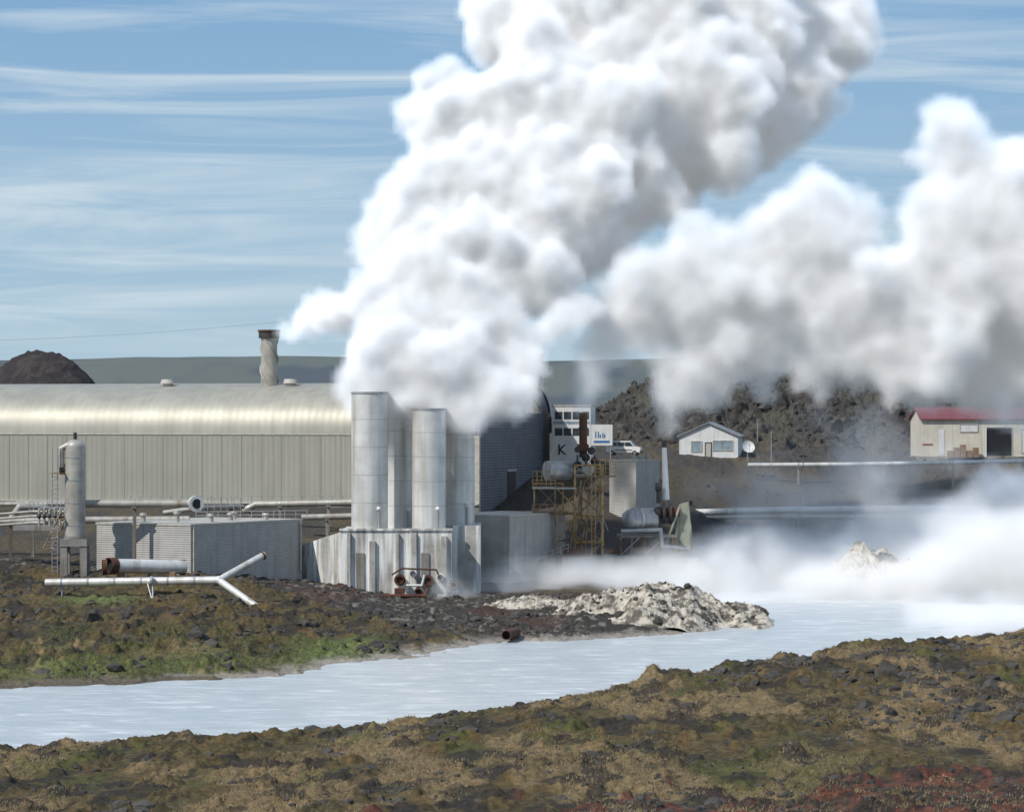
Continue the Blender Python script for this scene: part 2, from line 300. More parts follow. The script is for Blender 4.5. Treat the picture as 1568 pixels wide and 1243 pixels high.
def cand(n,u0,u1,D0,D1,thr,fs=.16,seed=101,zmin=.35):
    uu=rs.uniform(u0,u1,n);dd=rs.uniform(D0,D1,n);xx=(uu-784)/F*dd
    k=fbm(xx*fs*2,dd*fs,3,seed)>thr; xx=xx[k];dd=dd[k];zz=height(xx,dd);k=zz>zmin; return np.stack([xx[k],dd[k],zz[k]],1)
A=cand(8000,-60,1630,122,240,.59,.24); A2=cand(1100,1080,1630,195,240,.50,.24); A3=cand(60,160,235,131,136,.0); A4=cand(260,1290,1570,168,200,.40,.3); A5=cand(130,480,700,170,192,.45,.3); A6=cand(300,860,1568,128,150,.45,.3); B=cand(3600,-60,900,240,342,.54); C=cand(700,380,900,280,342,.35)
pts=np.vstack([A,A2,A3,A4,A5,A6,B,C]); sz=np.concatenate([rs.gamma(1.8,.075,len(A))+.03,rs.gamma(1.8,.13,len(A2))+.05,rs.gamma(3,.07,len(A3))+.05,rs.gamma(2,.15,len(A4))+.05,rs.gamma(2,.12,len(A5))+.05,rs.gamma(1.7,.06,len(A6))+.03,rs.gamma(1.9,.15,len(B))+.06,rs.gamma(2,.08,len(C))+.05])
scatter('lava_rocks',pts,np.clip(sz,0,1.2),M['lava'],.65,-.15)
R1=cand(3600,820,1640,505,655,.40,.06,131,5); R2=cand(500,1040,1640,402,470,.45,.1,141,1)
scatter('lava_ridge_rocks',np.vstack([R1,R2]),np.clip(np.concatenate([rs.gamma(1.8,.38,len(R1)),rs.gamma(2,.13,len(R2))]),.1,2.4),M['lava'],.95,-.1)
def tufts(name,n,u0,u1,D0,D1,thr,seed,m,h,zmin=.5,fx=.22,fy=.07):
    p=cand(n,u0,u1,D0,D1,-1,zmin=zmin); k=fbm(p[:,0]*fx,p[:,1]*fy,4,seed)>thr; p=p[k]; nb=4
    p=np.repeat(p,nb,0)+rs.normal(size=(len(p)*nb,3))*np.array([.12,.12,0]); a=rs.uniform(0,6.28,len(p)); wd=.03;hh=h*rs.uniform(.4,1.1,len(p))
    o=np.stack([np.cos(a)*wd,np.sin(a)*wd,0*a],1); tip=p+np.stack([rs.normal(size=len(p))*.12,rs.normal(size=len(p))*.12,hh],1)
    base=p-np.array([0,0,.05]); V=np.stack([base-o,base+o,tip],1).reshape(-1,3); npmesh(name,V,np.arange(len(V)).reshape(-1,3),[m],False)
M['dry']=mat('dry_grass',(.30,.23,.13),(.15,.11,.055),.3,.9); M['grn']=mat('green_grass',(.15,.18,.06),(.11,.12,.045),.3,.9)
tufts('dry_grass',34000,-40,1620,128,235,.48,51,M['dry'],.17,fx=.25,fy=.06)
tufts('green_grass',9000,-40,620,238,272,.45,81,M['grn'],.22,.3)
def mound(name,u0,D0,wx,wy,h,mats,seed,zb=-.3):
    n=190; g=np.linspace(-1,1,n);gx,gy=np.meshgrid(g,g); x=X(u0,D0)+gx*wx;y=D0+gy*wy
    r=np.sqrt(gx**2+gy**2)+ (fbm(x*.18,y*.18,3,seed)-.5)*.7
    z=zb+h*np.clip(1-r,0,1)**.8*1.3*(.55+.9*fbm(x*.3,y*.3,3,seed+1))+ (fbm(x*1.4,y*1.4,4,seed+2)-.5)*1.1*sst(0,.3,1-r)
    id_=np.arange(n*n).reshape(n,n);q=np.stack([id_[:-1,:-1],id_[:-1,1:],id_[1:,1:],id_[1:,:-1]],-1).reshape(-1,4)
    npmesh(name,np.stack([x,y,z],-1).reshape(-1,3),q,[mats],False)
    return lambda k:(lambda i:np.stack([x.ravel()[i],y.ravel()[i],z.ravel()[i]],1))(rs.choice(np.flatnonzero((1-r).ravel()>.08),k))
M['silica']=mat('silica_gravel',(.54,.49,.40),(.12,.105,.085),.7,.95,0,bump=.3,bscale=2.5,lo_=.44,hi_=.58)
f1=mound('sediment_mound',990,312,13.2,14,3.4,M['silica'],301)
scatter('pale_rocks',f1(240),np.clip(rs.gamma(2,.07,240),.05,.45),M['pale'],.7,-.1)
scatter('dark_boulders',f1(420),np.clip(rs.gamma(2,.11,420),.06,.7),M['lava'],.7,-.1)
f2=mound('sediment_mound',840,322,9,9,1.3,M['silica'],321,.5)
M['silica2']=mat('silica_sinter',(.58,.54,.46),(.36,.33,.28),.8,.95,0,bump=.3,bscale=2.5)
f3=mound('sediment_mound',1330,372,9,8,4.2,M['silica2'],341)
scatter('sinter_rocks',f3(140),np.clip(rs.gamma(2,.12,140),.08,.6),M['pale'])
print('terrain',time.time()-T0)

# ------------------------------------------------------------------ turbine hall
W=39.0; zb=9.0; ze=19.8; zt=27.0
g=G('turbine_hall',(X(733,392),392,0),-math.radians(15))
def arch(n=36):
    pr=[]
    for i in range(n+1):
        a=math.pi*i/n; t=-math.cos(a); s_=math.sin(a)
        yy=W/2+W/2*(abs(t)**.62)*(1 if t>0 else -1); zz=ze+(zt-ze)*s_**.80; pr.append((yy,zz))
    return pr
ar=arch()
g.prism('roof','hallroof',ar+[(W,ze-.05),(0,ze-.05)],-125,-.5,True,False)
g.box('front_wall','hallwall',(-125,0,zb),(-.5,.4,ze-.05))
g.box('back_wall','hallwall',(-125,W-.4,zb),(-.5,W,ze-.05))
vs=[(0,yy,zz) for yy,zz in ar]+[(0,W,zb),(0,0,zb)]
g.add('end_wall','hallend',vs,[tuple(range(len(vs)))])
sc2=1.012
rim=[(W/2+(yy-W/2)*sc2,ze+(zz-ze)*1.03) for yy,zz in ar]
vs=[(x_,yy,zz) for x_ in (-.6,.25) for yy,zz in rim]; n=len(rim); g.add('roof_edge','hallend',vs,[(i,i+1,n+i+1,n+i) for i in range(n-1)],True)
g.box('corner_trim','trim',(-1.0,-.12,zb),(.12,.5,ze+1.5))
g.box('end_door','black',(.003,15,zb+1.2),(.12,19,zb+5.5)); g.box('end_door_frame','trim',(.003,14.6,zb+5.5),(.16,19.4,zb+5.8))
g.box('eave_flashing','trim',(-125,-.10,ze-.12),(-1,.0,ze+.06))
g.box('plinth','conc2',(-125,-.25,zb-.5),(.1,0,zb+1.2))
for k in range(42): xx=-124+k*2.9; g.box('wall_joint','joint',(xx,-.03,zb+1.2),(xx+(.07 if k%2 else .04),-.002,ze-.15))
g.prism('ledge','trim',[(-.5,zb+1.2),(0,zb+1.2),(0,zb+1.45),(-.5,zb+1.45)],-125,0)
for (xx,yy) in ((-48.5,9),(-30.0,9)):
    zz=25.3; g.tube('roof_vent','trim',(xx,yy,zz-1),(xx,yy,zz+1.6),.7); g.tube('roof_vent','trim',(xx,yy,zz+1.6),(xx,yy,zz+2.2),1.1,.9)
g.done()
def stack(u,vt,vb,D,r):
    g=G('exhaust_stack'); p=P(u,vb,D);q=P(u,vt,D); g.tube('shaft','pipe',(p.x,p.y,p.z-3),(q.x,q.y,q.z),r,n=24)
    g.tube('cap','black',(q.x,q.y,q.z-.9),(q.x,q.y,q.z),r*1.28,n=24); g.tube('rim','rust',(q.x,q.y,q.z),(q.x,q.y,q.z+.25),r*1.4,n=24)
    hgt=q.z-p.z+2
    for s in range(3):
        pts=[(q.x+math.cos(a)*r*1.08,q.y+math.sin(a)*r*1.08,q.z-.9-hgt*t) for t,a in [(k/24,k/24*6.5+s*2.09) for k in range(25)]]
        g.path('strake','pipe',pts,.12,6)
    g.done()
stack(412,508,583,410,1.15); stack(816,545,600,405,1.1)

# ------------------------------------------------------------------ steam separators
g=G('steam_silencer_towers')
def sep(u,D,r,vt,vb,vlab='stainless_tower'):
    p=P(u,vb,D);q=P(u,vt,D)
    g.tube(vlab,'steelw' ,(p.x,D,p.z-1),(p.x,D,q.z),r,n=40,caps=False)
    g.tube('mist_outlet','dark',(p.x,D,q.z-.8),(p.x,D,q.z-.7),r*.99,n=40); g.tube('top_rim','steel',(p.x,D,q.z-.25),(p.x,D,q.z),r*1.03,n=40,caps=False)
    for k in range(1,5):
        zz=p.z+(q.z-p.z)*k/5; g.tube('ring_seam','steel',(p.x,D,zz),(p.x,D,zz+.06),r*1.004,n=40)
    g.tube('base_ring','steel',(p.x,D,p.z-.3),(p.x,D,p.z+.15),r*1.06,n=40)
    g.tube('downpipe','steel',(p.x+r*.55,D-r*.9,p.z),(p.x+r*.55,D-r*.9,p.z+(2.5)),.14,n=8)
    g.ball('valve','white',(p.x+r*.55,D-r*.95,p.z+2.6),.28,8)
sep(566,342,2.15,600,812); sep(613,349,2.0,622,812); sep(657,343,2.0,625,812); sep(702,350,1.95,630,806)
g.done()
g=G('concrete_stilling_basin')
D=340; x0=X(522,D); zt_=P(0,812,D).z; zb_=-.3
g.box('basin_block','conc',(x0,339.5,zb_),(X(692,D),353,zt_))
g.box('basin_block_right','conc',(X(692,D)+.01,344,zb_),(X(735,D),355,zt_+.4))
for k,uu in enumerate((532,566,606,628,676)): g.box('buttress','conc',(X(uu,D),339.0+.1*(k%2),zb_),(X(uu+(5,9,5,10,8)[k],D),339.49,zt_-(.25,1.2,.3,.25,.6)[k]))
for uu in (546,645): g.box('bay','conc2',(X(uu,D),339.30,zb_),(X(uu+12,D),339.49,zt_-2.6))
g.box('coping','conc',(x0-.15,339.3,zt_),(X(692,D)+.1,339.9,zt_+.25))
a=Vector((X(522,D)-.01,339.6,0)); b_=Vector((X(368,352),352,0))
za0,za1=zt_-.2,P(0,872,352).z+.6
def wallpt(t,off,z): p=a.lerp(b_,t); return (p.x,p.y+off,z)
vs=[wallpt(0,0,zb_),wallpt(1,0,2),wallpt(1,0,za1),wallpt(0,0,za0),wallpt(0,1.2,zb_),wallpt(1,1.2,2),wallpt(1,1.2,za1),wallpt(0,1.2,za0)]
g.add('sloping_wall','conc',vs,[(0,1,2,3),(4,5,6,7),(3,2,6,7),(0,3,7,4),(1,2,6,5)])
for t in (.12,.3,.5,.7): 
    zt2=za0+(za1-za0)*t-.3; p=wallpt(t,-.25,0); g.box('wall_rib','conc',(p[0]-.3,p[1],0),(p[0]+.3,p[1]+.24,zt2))
for k in range(4):
    xx=X(585+28*k,D); g.box('outlet_slab','conc',(xx,337.2,-.2),(xx+1.2,339.28,1.0+.5*(k%2)))
g.done()
g=G('discharge_pipework')
for i,(uu,vv,r) in enumerate(((612,888,.5),(632,878,.35),(655,890,.55),(674,884,.38),(640,905,.3),(694,896,.4))):
    p=P(uu,vv,336.5); g.tube('pipe','pipe' if i%2 else 'rust',(p.x,p.y,p.z),(p.x,339.2,p.z),r,n=16,hollow=True); g.tube('flange','white' if i in(1,3) else 'rust',(p.x,p.y+.3,p.z),(p.x,p.y+.55,p.z),r*1.35,n=16)
g.path('header','rust',[P(545,912,335),P(650,912,336),P(655,900,336.4)],.22,10)
g.path('small_line','rust',[P(600,880,336.8),P(615,870,336.8),P(668,872,336.8),P(676,890,336.8)],.10,8)
g.path('small_line','white',[P(622,896,336),P(646,896,336),P(650,880,336)],.14,8)
g.box('rusty_tank','rust',tuple(P(604,914,335.8)),tuple(P(620,900,337)))
g.done()

# ------------------------------------------------------------------ box buildings
def blockbuilding(name,corner,vl,vr,z0,z1,extra=None):
    g=G(name); c=Vector(corner+(0,)); l=Vector(vl+(0,)); r=Vector(vr+(0,)); p=[c,c+r,c+r+l,c+l]
    vs=[(q.x,q.y,z0) for q in p]+[(q.x,q.y,z1) for q in p]; g.add('walls','block',vs,[(0,1,5,4),(1,2,6,5),(2,3,7,6),(3,0,4,7)])
    cc=(p[0]+p[2])/2
    pp=[cc+(q-cc)*1.01 for q in p]; vs=[(q.x,q.y,z1) for q in pp]+[(q.x,q.y,z1+.22) for q in pp]; g.add('parapet','trim',vs,[(0,1,5,4),(1,2,6,5),(2,3,7,6),(3,0,4,7),(4,5,6,7),(0,3,2,1)])
    if extra: extra(g,c,l,r,z1+.22)
    return g.done()
def ex1(g,c,l,r,z):
    for a,b_,h_ in ((.75,.2,1.0),(.45,.25,1.3),(.15,.3,1.0),(.3,.6,.9),(.1,.75,.8),(.5,.8,.9)):
        q=c+l*a+r*b_; g.tube('roof_vent','pipe',(q.x,q.y,z-.1),(q.x,q.y,z+h_*.7),.28,n=10); g.tube('roof_vent','pipe',(q.x,q.y,z+h_*.7),(q.x,q.y,z+h_),.48,.4,n=10)
    for t in (0.02,.98):
        q=c+r*t; g.tube('downpipe','trim',(q.x+.1,q.y-.15,z-6),(q.x+.1,q.y-.15,z-.3),.1,n=8)
blockbuilding('switchgear_building',(X(292,325),325.0),(-11.4,6),(11.2,17.5),2.5,9.9,ex1)
blockbuilding('switchgear_building',(X(780,352),352.0),(-8,4.5),(7.0,12),2.0,10.0,None)
def ex3(g,c,l,r,z):
    for t in (.2,.5,.8): q=c+r*t; g.tube('roof_vent','pipe',(q.x-1,q.y,z-.1),(q.x-1,q.y,z+.7),.3,n=10)
blockbuilding('pump_house',(X(974,400),400.0),(-3.6,2.4),(3.6,7.5),7,16.0,ex3)

# ------------------------------------------------------------------ small buildings
def shed(name,u0,u1,vb,ve,vr,D,depth,wall,roof,gable=False,opens=(),rot=0):
    p=P((u0+u1)/2,vb,D); wd=(u1-u0)/F*D; he=(vb-ve)/F*D; hr=(vb-vr)/F*D
    g=G(name,(p.x,D,p.z),rot); h=wd/2
    g.box('foundation','conc2',(-h-.2,-.15,-1.5),(h+.2,depth+.15,.15))
    if gable:
        g.add('walls',wall,[(-h,0,.15),(h,0,.15),(h,0,he),(0,0,hr-.1),(-h,0,he),(-h,depth,.15),(h,depth,.15),(h,depth,he),(0,depth,hr-.1),(-h,depth,he)],[(0,1,2,3,4),(5,9,8,7,6),(0,4,9,5),(1,6,7,2)])
        for s_ in (-1,1):
            g.add('roof',roof,[(s_*(h+.4),-.4,he-.15),(0,-.4,hr),(0,depth+.4,hr),(s_*(h+.4),depth+.4,he-.15),(s_*(h+.4),-.4,he+.05),(0,-.4,hr+.2),(0,depth+.4,hr+.2),(s_*(h+.4),depth+.4,he+.05)],[(0,1,2,3),(4,5,6,7),(0,1,5,4),(0,3,7,4),(2,3,7,6)])
    else:
        g.add('walls',wall,[(-h,0,.15),(h,0,.15),(h,depth,.15),(-h,depth,.15),(-h,0,he),(h,0,he),(h,depth,he),(-h,depth,he),(-h,depth/2,hr-.15),(h,depth/2,hr-.15)],[(0,1,5,4),(2,3,7,6),(0,4,8,7,3),(1,2,6,9,5)])
        for ya,yb in ((-.5,depth/2),(depth+.5,depth/2)):
            g.add('roof',roof,[(-h-.4,ya,he-.1),(h+.4,ya,he-.1),(h+.4,yb,hr),(-h-.4,yb,hr),(-h-.4,ya,he+.12),(h+.4,ya,he+.12),(h+.4,yb,hr+.22),(-h-.4,yb,hr+.22)],[(0,1,2,3),(4,5,6,7),(0,1,5,4),(0,3,7,4),(1,2,6,5)])
    for (a0,a1,z0,z1,m,part,fr) in opens:
        g.box(part,m,(a0,-.06,z0),(a1,-.003,z1))
        if fr:
            t=.12
            for q in (((a0-t,-.12,z0-t),(a0,-.003,z1+t)),((a1,-.12,z0-t),(a1+t,-.003,z1+t)),((a0,-.12,z1),(a1,-.003,z1+t)),((a0,-.12,z0-t),(a1,-.003,z0))): g.box('frame',fr,*q)
    return g
g=shed('white_shed',1040,1130,702,668,648,480,12,'white','greyroof',True,[(-2.8,-1.2,1.2,2.8,'bluew','window','trim'),(.8,3.9,1.4,2.9,'bluew','window','trim'),(2.3,2.42,1.4,2.9,'trim','mullion',None),(-.5,.4,.3,2.6,'trim','door','black')],math.radians(-8)); g.done()
g=shed('workshop_building',1412,1640,700,642,625,482,14,'cream','redroof',False,[(-1.9,2.5,.2,4.9,'dark','door_opening','trim'),(-6.0,-3.2,4.3,5.4,'white','window','trim'),(4.2,8.0,.8,4.6,'white','sliding_door','trim'),(-9.6,-8.7,.3,4.6,'white','panel',None)],0)
for k in range(5): g.box('leaning_crates','wood',(-8.3+k*1.05,-1.6+.2*(k%2),0),(-7.4+k*1.05,-.7+.2*(k%2),1.1+.5*((k*7)%3)))
g.box('wall_band','redroof',(-12.3,-.05,2.0),(-10.6,-.004,2.25)); g.box('frame_post','white',(-1.95,-.3,0),(-1.7,-.13,4.9))
g.tube('roof_flue','black',(-2,5,6),(-2,5,9.2),.25,n=8)
g.done()
g=G('control_building',(X(846,425),425,0),math.radians(-6)); z0=P(0,697,425).z; z1=P(0,622,425).z
g.box('walls','white',(0,0,z0-6),(5.6,9,z1)); g.box('parapet','trim',(-.1,-.1,z1),(5.7,9.1,z1+.2))
for r_ in range(2):
    for k in range(4): g.box('window','glass',(.35+k*1.3,-.04,z1-1.9-r_*2.4),(1.45+k*1.3,-.003,z1-.8-r_*2.4))
g.box('band','bluew',(0.1,-.03,z1-2.6),(5.5,-.002,z1-2.2))
zz=P(0,688,425).z
g.box('letter_k_stem','black',(.85,-.05,zz-.75),(1.1,-.003,zz+.75))
for s_ in (1,-1):
    g.add('letter_k_arm','black',[(1.12,-.05,zz-.12*s_),(1.12,-.05,zz+.22*s_),(1.75,-.05,zz+.75*s_),(2.05,-.05,zz+.75*s_)],[(0,1,2,3)])
g.done()
g=G('billboard_sign',(X(922,418),418,0),math.radians(-5)); za,zb2=P(0,682,418).z,P(0,650,418).z
for xx in (-1.3,1.2): g.tube('post','steel',(xx,.1,za-4),(xx,.1,zb2),.08,n=8)
g.box('panel','white',(-1.6,-.1,za),(1.5,.0,zb2))
for k,(a_,h_) in enumerate(((-1.0,.9),(-.62,.9),(-.35,.5),(.05,.7),(.3,.5))): g.box('lettering','blue',(a_,-.13,za+1.1),(a_+.16,-.104,za+1.1+h_))
g.box('stripe','blue',(-1.2,-.13,za+.4),(1.1,-.104,za+.7)); g.done()
# van
g=G('parked_van',(X(956,432),432,P(0,697,432).z),math.radians(-12))
pr=[(-2.6,.45),(2.45,.45),(2.6,.9),(2.5,1.15),(1.65,1.35),(1.05,2.05),(.7,2.15),(-2.45,2.15),(-2.6,1.9)]
n=len(pr); 
vs=[(x_,-.95+(.12 if z_>1.3 else 0),z_) for x_,z_ in pr]+[(x_,.95-(.12 if z_>1.3 else 0),z_) for x_,z_ in pr]
g.add('body','white',vs,[tuple(range(n)),tuple(reversed(range(n,2*n)))]+[(i,(i+1)%n,n+(i+1)%n,n+i) for i in range(n)])
for a_,b_ in ((-2.3,-1.0),(-.9,.15)): g.box('side_window','glass',(a_,-.90,1.38),(b_,-.835,1.95))
g.add('front_window','glass',[(.25,-.9,1.38),(1.45,-.9,1.38),(1.0,-.87,1.95),(.25,-.87,1.95)],[(0,1,2,3)])
g.add('windscreen','glass',[(1.69,-.75,1.37),(1.69,.75,1.37),(1.12,.72,2.02),(1.12,-.72,2.02)],[(0,1,2,3)])
for xx in (-1.7,1.7):
    for yy in (-.98,.8): g.tube('wheel','tyre',(xx,yy,.36),(xx,yy+.2,.36),.36,n=18); g.tube('hub','steel',(xx,yy-.02,.36),(xx,yy,.36),.2,n=12)
g.box('bumper','black',(2.5,-.9,.35),(2.68,.9,.6)); g.box('rear_bumper','black',(-2.7,-.9,.35),(-2.58,.9,.6)); g.box('tail_light','redroof',(-2.63,-.9,1.0),(-2.605,-.7,1.5)); g.box('side_trim','black',(-1.3,-.975,.75),(1.3,-.955,.85))
g.done()
def dish(u,v,D,r):
    p=P(u,v,D); g=G('satellite_dish',(p.x,p.y,p.z)); q=Vector((.25,-.85,.4)).to_track_quat('Z','Y').to_matrix();vs=[];fs=[];n=24
    for j in range(7):
        rr=r*j/6
        for i in range(n): a=2*math.pi*i/n; vs.append(q@Vector((rr*math.cos(a),rr*math.sin(a),.35*(rr/r)**2*r)))
    for j in range(6):
        for i in range(n): fs.append((j*n+i,j*n+(i+1)%n,(j+1)*n+(i+1)%n,(j+1)*n+i))
    g.add('reflector','white',vs,fs,True); g.tube('mast','steel',(0,.3,-2.2),(0,.2,0),.1,n=8); tip=q@Vector((0,0,r*.8)); g.tube('feed_arm','black',q@Vector((0,-r,.3)),tip,.03,n=6); g.tube('feed','black',tip,tip*1.15,.08,n=8); g.done()
dish(1145,685,465,1.05)
def lamp(u,vt,vb,D):
    p=P(u,vb,D);h=(vb-vt)/F*D; g=G('lamp_post',(p.x,D,p.z-.5)); g.tube('pole','steel',(0,0,0),(0,0,h+.5),.10,.07,n=8); g.box('arm','steel',(-.5,-.05,h+.45),(.5,.05,h+.55)); g.box('lantern','black',(-.55,-.3,h+.55),(-.1,.15,h+.8)); g.box('lantern','black',(.1,-.3,h+.55),(.55,.15,h+.8)); g.done()
lamp(1181,658,712,470); lamp(1160,640,700,520); lamp(1230,700,770,440)
def excav(u,v,D,s=1):
    p=P(u,v,D); g=G('yellow_excavator',(p.x,p.y,p.z)); g.box('track','tyre',(-1.6,-1.2,0),(1.6,-.7,.8)); g.box('track','tyre',(-1.6,.7,0),(1.6,1.2,.8)); g.box('body','yellow',(-1.5,-1,.85),(.8,1,1.7)); g.box('cab','yellow',(-.1,-1,1.7),(1.0,0,2.8)); g.box('cab_glass','glass',(0,-1.04,1.9),(.9,-1.004,2.6))
    g.path('boom','yellow',[(.9,.4,1.6),(2.8,.4,3.2),(4.2,.4,2.4),(4.0,.4,1.0)],.18,8); g.box('bucket','yellow',(3.6,0,.5),(4.5,.8,1.1)); g.done()
excav(1168,630,600); excav(1365,637,600)
# ------------------------------------------------------------------ pipelines
def line(name,pts,r,m='pipe',sup=6,flange=None,ends=False,smat='conc2'):
    g=G(name); g.path('pipe',m,pts,r,14)
    for a,b_ in zip(pts[:-1],pts[1:]):
        Ln=(b_-a).length
        if abs((b_-a).z)>Ln*.5: continue
        k=max(1,int(Ln/sup))
        for i in range(k):
            p=a.lerp(b_,(i+.5)/k); gz=hz(p.x,p.y)
            if p.z-gz>.1: g.box('support',smat,(p.x-.18,p.y-.18,gz-.5),(p.x+.18,p.y+.18,p.z-r*.9)); g.box('saddle',smat,(p.x-.25,p.y-r*1.3,p.z-r*1.15),(p.x+.25,p.y+r*1.3,p.z-r*.8))
            g.tube('joint_band','steel',p-(b_-a).normalized()*.1,p+(b_-a).normalized()*.1,r*1.06,n=14)
    return g
line('steam_pipeline',[P(1145,712,464),P(1300,711,463),P(1620,705,461)],.36,'steelw',9).done()
line('steam_pipeline',[P(1045,785,423),P(1180,781,423),P(1620,776,423)],.50,'steelw',8).done()
line('steam_pipeline',[P(1080,792,421),P(1620,789,421)],.3,'pipe',8).done()
line('steam_pipeline',[P(372,782,378),P(392,772,378),P(540,769,376)],.42,'pipe',6).done()
line('steam_pipeline',[P(-60,772,385),P(120,771,385)],.30,'pipe',7).done()
line('steam_pipeline',[P(-60,797,345),P(15,797,345),P(30,776,345),P(70,776,346)],.42,'pipe',6).done()
line('steam_pipeline',[P(-60,800,340),P(92,796,340)],.36,'pipe',6).done()
line('steam_pipeline',[P(110,796,338),P(290,795,338)],.40,'pipe',6).done()
line('steam_pipeline',[P(462,792,372),P(540,790,372)],.40,'pipe',6).done()
line('steam_pipeline',[P(250,785,352),P(300,778,352),P(372,776,365)],.3,'pipe',6).done()
g=line('flanged_pipe',[P(118,771,326),P(294,771,326)],.45,'pipe',60)
p=P(300,771,326); g.tube('elbow','pipe',P(290,771,326),p,.45,n=16); g.tube('flange_ring','steelw',p+Vector((-.15,.3,0)),p+Vector((.12,-.3,0)),.88,n=24,hollow=False); g.tube('flange_bore','dark',p+Vector((.12,-.3,0)),p+Vector((.16,-.36,0)),.55,n=24); g.done()
# vertical vessel
g=G('vertical_separator_vessel'); c=P(115,700,325); r=1.15
zt3=P(0,684,325).z; zb3=P(0,822,325).z; zg=hz(c.x,325)
g.tube('shell','pipe',(c.x,325,zb3),(c.x,325,zt3),r,n=32); g.ball('dome','pipe',(c.x,325,zt3),r,24,.75)
g.tube('nozzle','black',(c.x,325,zt3+.5),(c.x,325,zt3+1.6),.2,n=10); g.tube('side_box','black',(c.x-1.7,325,zt3-2.5),(c.x-.9,325,zt3-2.5),.6,n=12)
g.path('vent_elbow','pipe',[(c.x-1.5,324.6,zt3-2.3),(c.x-1.5,324.6,zt3-.2),(c.x-.3,324.6,zt3+.4)],.35,10)
for k in range(4): zz=zb3+(zt3-zb3)*(k+.5)/4; g.tube('band','steel',(c.x,325,zz),(c.x,325,zz+.12),r*1.03,n=32)
g.tube('skirt','conc2',(c.x,325,zb3-.2),(c.x,325,zb3+.1),r*1.1,n=32)
for dx,dy in ((-1.1,-1),(1.1,-1),(-1.1,1),(1.1,1)): g.box('leg','conc2',(c.x+dx-.38,325+dy-.3,zg-1),(c.x+dx+.38,325+dy+.3,zb3-.2))
g.box('leg_slab','conc2',(c.x-1.5,323.6,zb3-1.0),(c.x+1.5,326.4,zb3-.21))
lx=X(84,324)
for dx in (-.3,.3): g.tube('ladder_rail','steel',(lx+dx,324,zg),(lx+dx,324,zt3),.05,n=6)
for k in range(24): zz=zg+.4+k*.48; g.tube('rung','steel',(lx-.3,324,zz),(lx+.3,324,zz),.03,n=6)
for k in range(8):
    zz=zg+3+k*1.1; pts=[(lx+.45*math.cos(a),324-.05-.55*math.sin(a),zz) for a in [j*math.pi/6 for j in range(7)]]; g.path('ladder_cage','steel',pts,.03,5)
for zz in (zt3-3,zb3+2): g.box('platform','rusty',(lx-.6,323.6,zz),(c.x-r+.1,324.6,zz+.1))
g.done()
def rail(u0,v0,u1,v1,D0,D1,hh=1.1,k=8,name='handrail'):
    g=G(name); a=P(u0,v0,D0);b_=P(u1,v1,D1)
    for i in range(k+1): p=a.lerp(b_,i/k); g.tube('post','steel',p,p+Vector((0,0,hh)),.045,n=6)
    for q in (.5,1): g.tube('rail','steel',a+Vector((0,0,hh*q)),b_+Vector((0,0,hh*q)),.04,n=6)
    g.done()
rail(45,783,100,783,340,340); rail(308,782,368,782,352,352,1.6,6); rail(300,795,470,793,345,345,.9,10); rail(200,770,540,770,390,388,1.0,22)
g=G('pipe_manifold')
for k in range(6): 
    uu=60+k*8; g.path('riser','pipe',[P(uu,806,336),P(uu,780-2*(k%2),336),P(uu+10,778,337)],.14,8); g.ball('valve','black',P(uu,790,335.8),.28,8)
for v_ in (783,790,800): g.path('header','pipe',[P(0,v_+4,337),P(50,v_,337),P(98,v_,336)],.16,8)
g.box('skid','conc2',tuple(P(20,812,335)),tuple(P(100,803,339))); g.done()
g=G('access_stair'); 
for dx in (0,.9):
    g.tube('stringer','rusty',P(66,840,330)+Vector((dx,0,0)),P(95,780,334)+Vector((dx,0,0)),.08,n=6)
for k in range(12): p=P(66,840,330).lerp(P(95,780,334),k/12); g.box('tread','rusty',(p.x,p.y-.1,p.z),(p.x+.9,p.y+.15,p.z+.05))
g.done()
g=G('y_branch_pipe')
a=P(70,892,302);b_=P(335,888,300); g.tube('main','steelw',a,b_,.42,n=20,hollow=True)
g.tube('upper_branch','steelw',P(405,849,303),b_,.36,n=18,hollow=True); g.tube('lower_branch','steelw',P(406,938,296),b_,.36,n=18,hollow=True); g.ball('junction','steelw',b_,.46,16)
for (uu,vv,dd) in ((405,849,303),(406,938,296)): 
    p=P(uu,vv,dd); e=(b_-p).normalized(); g.tube('collar','rust',p+e*.12,p+e*.3,.46,n=18)
for k in range(6): p=a.lerp(b_,(k+.6)/6.5); g.tube('band','steel',p-Vector((.1,0,0)),p+Vector((.1,0,0)),.45,n=18)
p=P(232,889,300); gz=hz(p.x,p.y)
g.path('strut','steel',[p+Vector((-.4,0,-.3)),Vector((p.x+.35,p.y-1.5,gz-.5))],.08,8); g.path('strut','steel',[p+Vector((.1,0,-.3)),Vector((p.x+.35,p.y-1.5,gz-.5))],.08,8); g.path('strut','steel',[P(95,892,302),Vector((X(95,302),302,hz(X(95,302),302)-.5))],.1,8)
g.tube('strut_band','steel',p+Vector((-.12,0,0)),p+Vector((.12,0,0)),.52,n=18); g.done()
g=G('rusty_culvert_pipe'); g.tube('shell','steelw',P(172,866,314),P(283,868,318),.78,n=24,hollow=True); g.tube('rust_band','rust',P(166,866,313.6),P(176,866,314.2),.92,n=24,hollow=True); g.tube('rust_band','rust',P(274,868,317.8),P(283,868,318.1),.83,n=24)
p=P(160,868,312.5); g.tube('loose_ring','rust',p+Vector((-.25,0,0)),p+Vector((.25,.1,0)),.85,n=20,hollow=True)
for uu in (185,265): q=P(uu,877,315); g.box('cradle','wood',(q.x-.3,q.y-1,hz(q.x,q.y)-.5),(q.x+.3,q.y+1,q.z+.1))
g.done()
